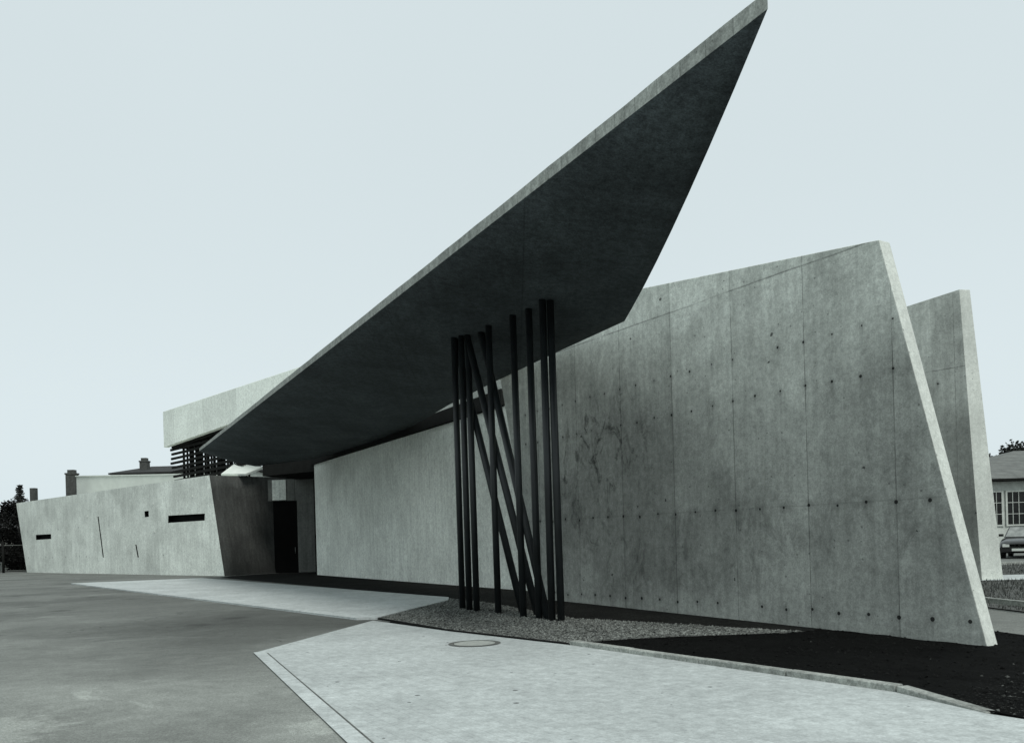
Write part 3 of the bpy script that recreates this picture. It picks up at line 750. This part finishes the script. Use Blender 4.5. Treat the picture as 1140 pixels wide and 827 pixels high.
def conifer(label, x, y, h, w):
    r = tag(empty('conifer_tree', (x, y, 0)), label, 'tree')
    bm = bmesh.new(); tube(bm, (x, y, -.1), (x, y, h), .16, .02, 8)
    bmc = bmesh.new(); z = h * .18
    while z < h - .1:
        R = w * .5 * (1 - z / h) ** .8 + .08; k = 6
        for i in range(k):
            a = 6.28 * i / k + random.random(); L = R * random.uniform(.45, 1.25); tip = V((x + L * math.cos(a), y + L * math.sin(a), z + L * .22))
            p = V((x, y, z)); tube(bm, p, tip, .025, .008, 5)
            for q in range(26):
                t = random.uniform(.15, 1); leaf_quad(bmc, p.lerp(tip, t) + V((random.gauss(0, .06), random.gauss(0, .06), random.gauss(0, .05))), .17)
        z += random.uniform(.14, .24)
    from_bm('trunk', bm, M['bark'], r, recalc=False); from_bm('crown', bmc, M['needle'], r, recalc=False)
conifer('small conifer rising above the dark bushes at the far left end', -46.0, 80, 7.9, 3.6)
GB = 'dark bushes behind the gate'
for x, y, h, w in ((-39.6, 68.6, 5.3, 4.2), (-43.0, 68.3, 5.6, 4.8), (-47.5, 70.5, 6.2, 5.4)):
    lab = {-39.6: 'dark dense bush touching the slanted end of the wing wall', -43.0: 'middle dark dense bush behind the wire gate', -47.5: 'outermost dark dense bush left of the wire gate'}[x]
    tree('bush', lab, 'bush', x, y, h, w, 8000, .24, M['leaf_dark'], clumps=30, low=.06, group=GB)
for i, (x, y, h, w) in enumerate(((37.0, 66, 6.9, 4.2), (40.8, 68, 7.8, 4.8), (44.5, 66, 9.6, 5.2), (49, 68, 9.0, 6))):
    lab = ['lowest tree top behind the grey roof, beside the wall slab end', 'rounded tree top behind the grey roof, second from the slab', 'tallest ragged tree top behind the grey roof', 'broad tree behind the grey roof at the far right'][i]
    tree('tree', lab, 'tree', x, y, h, w, 7000, .30, M['leaf'], clumps=26, group='trees behind the grey roof')

# gate at the left end
gt = tag(empty('wire_gate', (-38, 64, 0)), 'low wire mesh gate with thin posts at the left end of the wing', 'gate')
ga, gb = V((-36.4, 64.2, 0)), V((-42.5, 62.6, 0)); gd = (gb - ga)
for t in (.02, .27, .62, .98):
    bm = bmesh.new(); p = ga + gd * t; tube(bm, p - V((0, 0, .1)), p + V((0, 0, 2.15 if t != .27 else 2.35)), .05 if t != .27 else .09, seg=10); from_bm('post', bm, M['zinc'] if t != .27 else M['dark'], gt)
for z in (.15, 2.05):
    bm = bmesh.new(); tube(bm, ga + gd * .02 + V((0, 0, z)), gb - gd * .02 + V((0, 0, z)), .022, seg=8); from_bm('rail', bm, M['zinc'], gt)
bm = bmesh.new()
for i in range(46):
    p = ga + gd * (.03 + .94 * i / 45); tube(bm, p + V((0, 0, .16)), p + V((0, 0, 2.04)), .005, seg=4)
for i in range(10): z = .3 + i * .18; tube(bm, ga + gd * .03 + V((0, 0, z)), gb - gd * .03 + V((0, 0, z)), .004, seg=4)
from_bm('wire_mesh', bm, M['dark'], gt)

# ------------------------------------------------------------------ house on the right
hr = tag(empty('workshop_building', (34, 51, 0)), 'low white workshop with grey tiled hip roof and a band of gridded windows', 'building')
HX0, HX1, HY0, HY1 = 24.4, 50.0, 46.6, 62.0; EZ = 3.86
bm = bmesh.new(); box(bm, HX0, HX1, HY0, HY1, -.1, EZ - .02); from_bm('wall', bm, M['frame'], hr)
o_ = .55; rh = 2.15; run = 8.2
bm = bmesh.new()
A = [(HX0 - o_, HY0 - o_, EZ), (HX1 + o_, HY0 - o_, EZ), (HX1 + o_, HY1 + o_, EZ), (HX0 - o_, HY1 + o_, EZ)]
B = [(p[0], p[1], p[2] + .12) for p in A]; ym = (HY0 + HY1) / 2; R0 = (HX0 - o_ + run, ym, EZ + 2.3); R1 = (HX1 + o_ - run, ym, EZ + 2.3)
a = [bm.verts.new(p) for p in A]; b = [bm.verts.new(p) for p in B]; r0, r1 = bm.verts.new(R0), bm.verts.new(R1)
bm.faces.new(a).material_index = 1
for i in range(4): bm.faces.new((a[i], a[(i + 1) % 4], b[(i + 1) % 4], b[i])).material_index = 1
for f in ((b[0], b[1], r1, r0), (b[2], b[3], r0, r1), (b[3], b[0], r0), (b[1], b[2], r1)): bm.faces.new(f)
from_bm('roof', bm, [M['roof_grey'], M['dark']], hr)
x = HX0 + .4
while x + 2.1 < HX1:
    bm = bmesh.new(); box(bm, x, x + 2.0, HY0 - .03, HY0 - .004, 1.45, 3.3); w_ = from_bm('window', bm, M['glass'], hr)
    bm = bmesh.new()
    for q in range(7):
        cx = x + 2.0 * q / 6; ww = .05 if q in (0, 6) else .013; box(bm, cx - ww, cx + ww, HY0 - .075, HY0 - .032, 1.40, 3.34)
    for q in range(4):
        cz = 1.45 + 1.85 * q / 3; ww = .04 if q in (0, 3) else .014; box(bm, x - .05, x + 2.05, HY0 - .07, HY0 - .034, cz - ww, cz + ww)
    from_bm('frame', bm, M['frame'], w_)
    x += 2.22

# ------------------------------------------------------------------ parked car
def make_car(loc, heading):
    r = tag(empty('parked_car', (loc[0], loc[1], 0), 0), 'dark saloon car parked in front of the white workshop', 'car')
    T = Matrix.Translation((loc[0], loc[1], 0)) @ Matrix.Rotation(heading, 4, 'Z')   # local +X is forward
    st = [(-2.12, .50, .80, .62), (-2.05, .32, .92, .72), (-1.55, .22, .96, .80), (-.9, .20, .93, .82), (.3, .20, .90, .82), (.85, .20, .88, .82), (1.5, .22, .82, .80), (1.95, .28, .72, .74), (2.1, .38, .62, .66)]
    bm = bmesh.new(); rings = []
    for x, z0, z1, w in st:
        sec = [(-w * .92, z0), (-w * 1.0, z0 + (z1 - z0) * .25), (-w * 1.01, z0 + (z1 - z0) * .6), (-w * .93, z1 - .04), (-w * .7, z1), (0, z1 + .015), (w * .7, z1), (w * .93, z1 - .04), (w * 1.01, z0 + (z1 - z0) * .6), (w, z0 + (z1 - z0) * .25), (w * .92, z0)]
        rings.append([bm.verts.new(T @ V((x, y, z))) for y, z in sec])
    for a, b in zip(rings, rings[1:]):
        for i in range(len(a)):
            f = bm.faces.new((a[i], a[(i + 1) % len(a)], b[(i + 1) % len(a)], b[i])); f.smooth = True
    bm.faces.new(rings[0]); bm.faces.new(list(reversed(rings[-1])))
    body = from_bm('body', bm, M['car_paint'], r)
    # roof and pillars
    cab = [(-1.75, .90, .70), (-1.15, 1.33, .58), (.05, 1.38, .58), (.95, .88, .70)]
    bm = bmesh.new()
    rr = [[bm.verts.new(T @ V((x, s * w, z))) for s in (-1, -.5, 0, .5, 1)] for x, z, w in cab]
    for a, b in zip(rr, rr[1:]):
        for i in range(4): bm.faces.new((a[i], a[i + 1], b[i + 1], b[i]))
    for s in (0, 4): bm.faces.new([q[s] for q in rr])
    from_bm('cabin', bm, M['car_paint'], r)
    def quad(name, pts, mat, off, par=r):
        bm = bmesh.new(); P = [T @ V(p) for p in pts]; n = (P[1] - P[0]).cross(P[2] - P[0]).normalized(); c = sum(P, V()) / len(P)
        if n.dot(c - (T @ V((0, 0, .6)))) < 0: n = -n
        prism(bm, [p + n * .002 for p in P], n * off); return from_bm(name, bm, mat, par)
    lerp = lambda a, b, t: tuple(V(a).lerp(V(b), t))
    quad('windscreen', [(.88, -.64, .93), (.88, .64, .93), (.12, .54, 1.345), (.12, -.54, 1.345)], M['screen'], .008)
    quad('rear_window', [(-1.68, -.62, .95), (-1.68, .62, .95), (-1.2, .53, 1.295), (-1.2, -.53, 1.295)], M['glass'], .008)
    for s in (-1, 1):
        quad('side_window', [(-1.5, s * .685, .94), (-.5, s * .68, .94), (-.5, s * .59, 1.31), (-1.1, s * .592, 1.29)], M['glass'], .008)
        quad('side_window', [(-.42, s * .68, .94), (.72, s * .68, .94), (.05, s * .59, 1.33), (-.42, s * .59, 1.32)], M['glass'], .008)
        quad('headlight', [(2.09, s * .62, .50), (2.09, s * .36, .50), (2.06, s * .36, .63), (2.06, s * .62, .63)], M['lens'], .03)
        for x in (-1.3, 1.3):
            c = V((x, s * .70, .30)); bm = bmesh.new(); tube(bm, T @ (c - V((0, s * .09, 0))), T @ (c + V((0, s * .1, 0))), .30, seg=24); wh = from_bm('wheel', bm, M['rubber'], r)
            bm = bmesh.new(); tube(bm, T @ (c + V((0, s * .1, 0))), T @ (c + V((0, s * .112, 0))), .18, seg=20); from_bm('rim', bm, M['rim'], wh)
        bm = bmesh.new(); box(bm, .62, .78, min(s * .74, s * .92), max(s * .74, s * .92), .95, 1.06, T); from_bm('mirror', bm, M['car_paint'], r)
    bm = bmesh.new(); box(bm, 2.0, 2.2, -.78, .78, .30, .46, T); from_bm('bumper', bm, M['rubber'], r)
    bm = bmesh.new(); box(bm, 2.202, 2.212, -.26, .26, .33, .44, T); from_bm('number_plate', bm, M['white'], r)
    bm = bmesh.new(); box(bm, 2.085, 2.10, -.34, .34, .51, .62, T); from_bm('grille', bm, M['black'], r)
make_car((23.0, 38.3), math.atan2(-.80, -.60))

# ------------------------------------------------------------------ camera, light, sky
cam = bpy.data.cameras.new('camera'); co = bpy.data.objects.new('camera', cam); COL.objects.link(co)
cam.sensor_width = 36; cam.lens = 30.0; cam.shift_y = .1641; cam.clip_start = .1; cam.clip_end = 3000
co.matrix_world = Matrix.Translation((0, 0, 1.42)) @ Matrix.Rotation(math.radians(90), 4, 'X') @ Matrix.Rotation(-.028, 4, 'Z')
sc.camera = co

SUN = V((.47, -.88, 0)).normalized(); EL_ = math.radians(50)
sd = V((SUN.x * math.cos(EL_), SUN.y * math.cos(EL_), math.sin(EL_)))
sl = bpy.data.lights.new('sun', 'SUN'); sl.energy = 2.1; sl.angle = math.radians(18); sl.color = (1.0, .985, .955)
so = bpy.data.objects.new('sun', sl); COL.objects.link(so); so.rotation_euler = (-sd).to_track_quat('-Z', 'Y').to_euler()

w = bpy.data.worlds.new('World'); sc.world = w; w.use_nodes = True
nt = w.node_tree; bg = nt.nodes['Background']
sky = nt.nodes.new('ShaderNodeTexSky'); sky.sky_type = 'NISHITA'; sky.sun_disc = False
sky.sun_elevation = EL_; sky.sun_rotation = math.atan2(SUN.x, SUN.y); sky.dust_density = 4; sky.air_density = 1.5
bw = nt.nodes.new('ShaderNodeRGBToBW'); nt.links.new(sky.outputs[0], bw.inputs[0])
mr = nt.nodes.new('ShaderNodeMapRange'); mr.inputs[1].default_value = 0; mr.inputs[2].default_value = 12; mr.inputs[3].default_value = .95; mr.inputs[4].default_value = 1.12
nt.links.new(bw.outputs[0], mr.inputs[0])
mx = nt.nodes.new('ShaderNodeVectorMath'); mx.operation = 'SCALE'; mx.inputs[0].default_value = (6.62, 7.52, 7.80)   # thin overcast evens out the sky
tc = nt.nodes.new('ShaderNodeTexCoord'); sp = nt.nodes.new('ShaderNodeSeparateXYZ'); nt.links.new(tc.outputs['Generated'], sp.inputs[0])
hz = nt.nodes.new('ShaderNodeMapRange'); hz.interpolation_type = 'SMOOTHSTEP'      # paler haze towards the horizon
for i_, q in zip((1, 2, 3, 4), (0.0, .42, 1.09, 1.015)): hz.inputs[i_].default_value = q
nt.links.new(sp.outputs[2], hz.inputs[0])
cl = nt.nodes.new('ShaderNodeTexNoise'); cl.inputs['Scale'].default_value = 2.2; cl.inputs['Detail'].default_value = 5; nt.links.new(tc.outputs['Generated'], cl.inputs['Vector'])
cm = nt.nodes.new('ShaderNodeMapRange')
for i_, q in zip((1, 2, 3, 4), (.3, .7, .992, 1.012)): cm.inputs[i_].default_value = q
nt.links.new(cl.outputs['Fac'], cm.inputs[0])
m1 = nt.nodes.new('ShaderNodeMath'); m1.operation = 'MULTIPLY'; nt.links.new(mr.outputs[0], m1.inputs[0]); nt.links.new(hz.outputs[0], m1.inputs[1])
m2 = nt.nodes.new('ShaderNodeMath'); m2.operation = 'MULTIPLY'; nt.links.new(m1.outputs[0], m2.inputs[0]); nt.links.new(cm.outputs[0], m2.inputs[1])
nt.links.new(m2.outputs[0], mx.inputs['Scale']); nt.links.new(mx.outputs[0], bg.inputs['Color'])
bg.inputs['Strength'].default_value = .1

sc.view_settings.view_transform = 'Standard'; sc.view_settings.look = 'None'; sc.view_settings.exposure = 0; sc.view_settings.gamma = 1
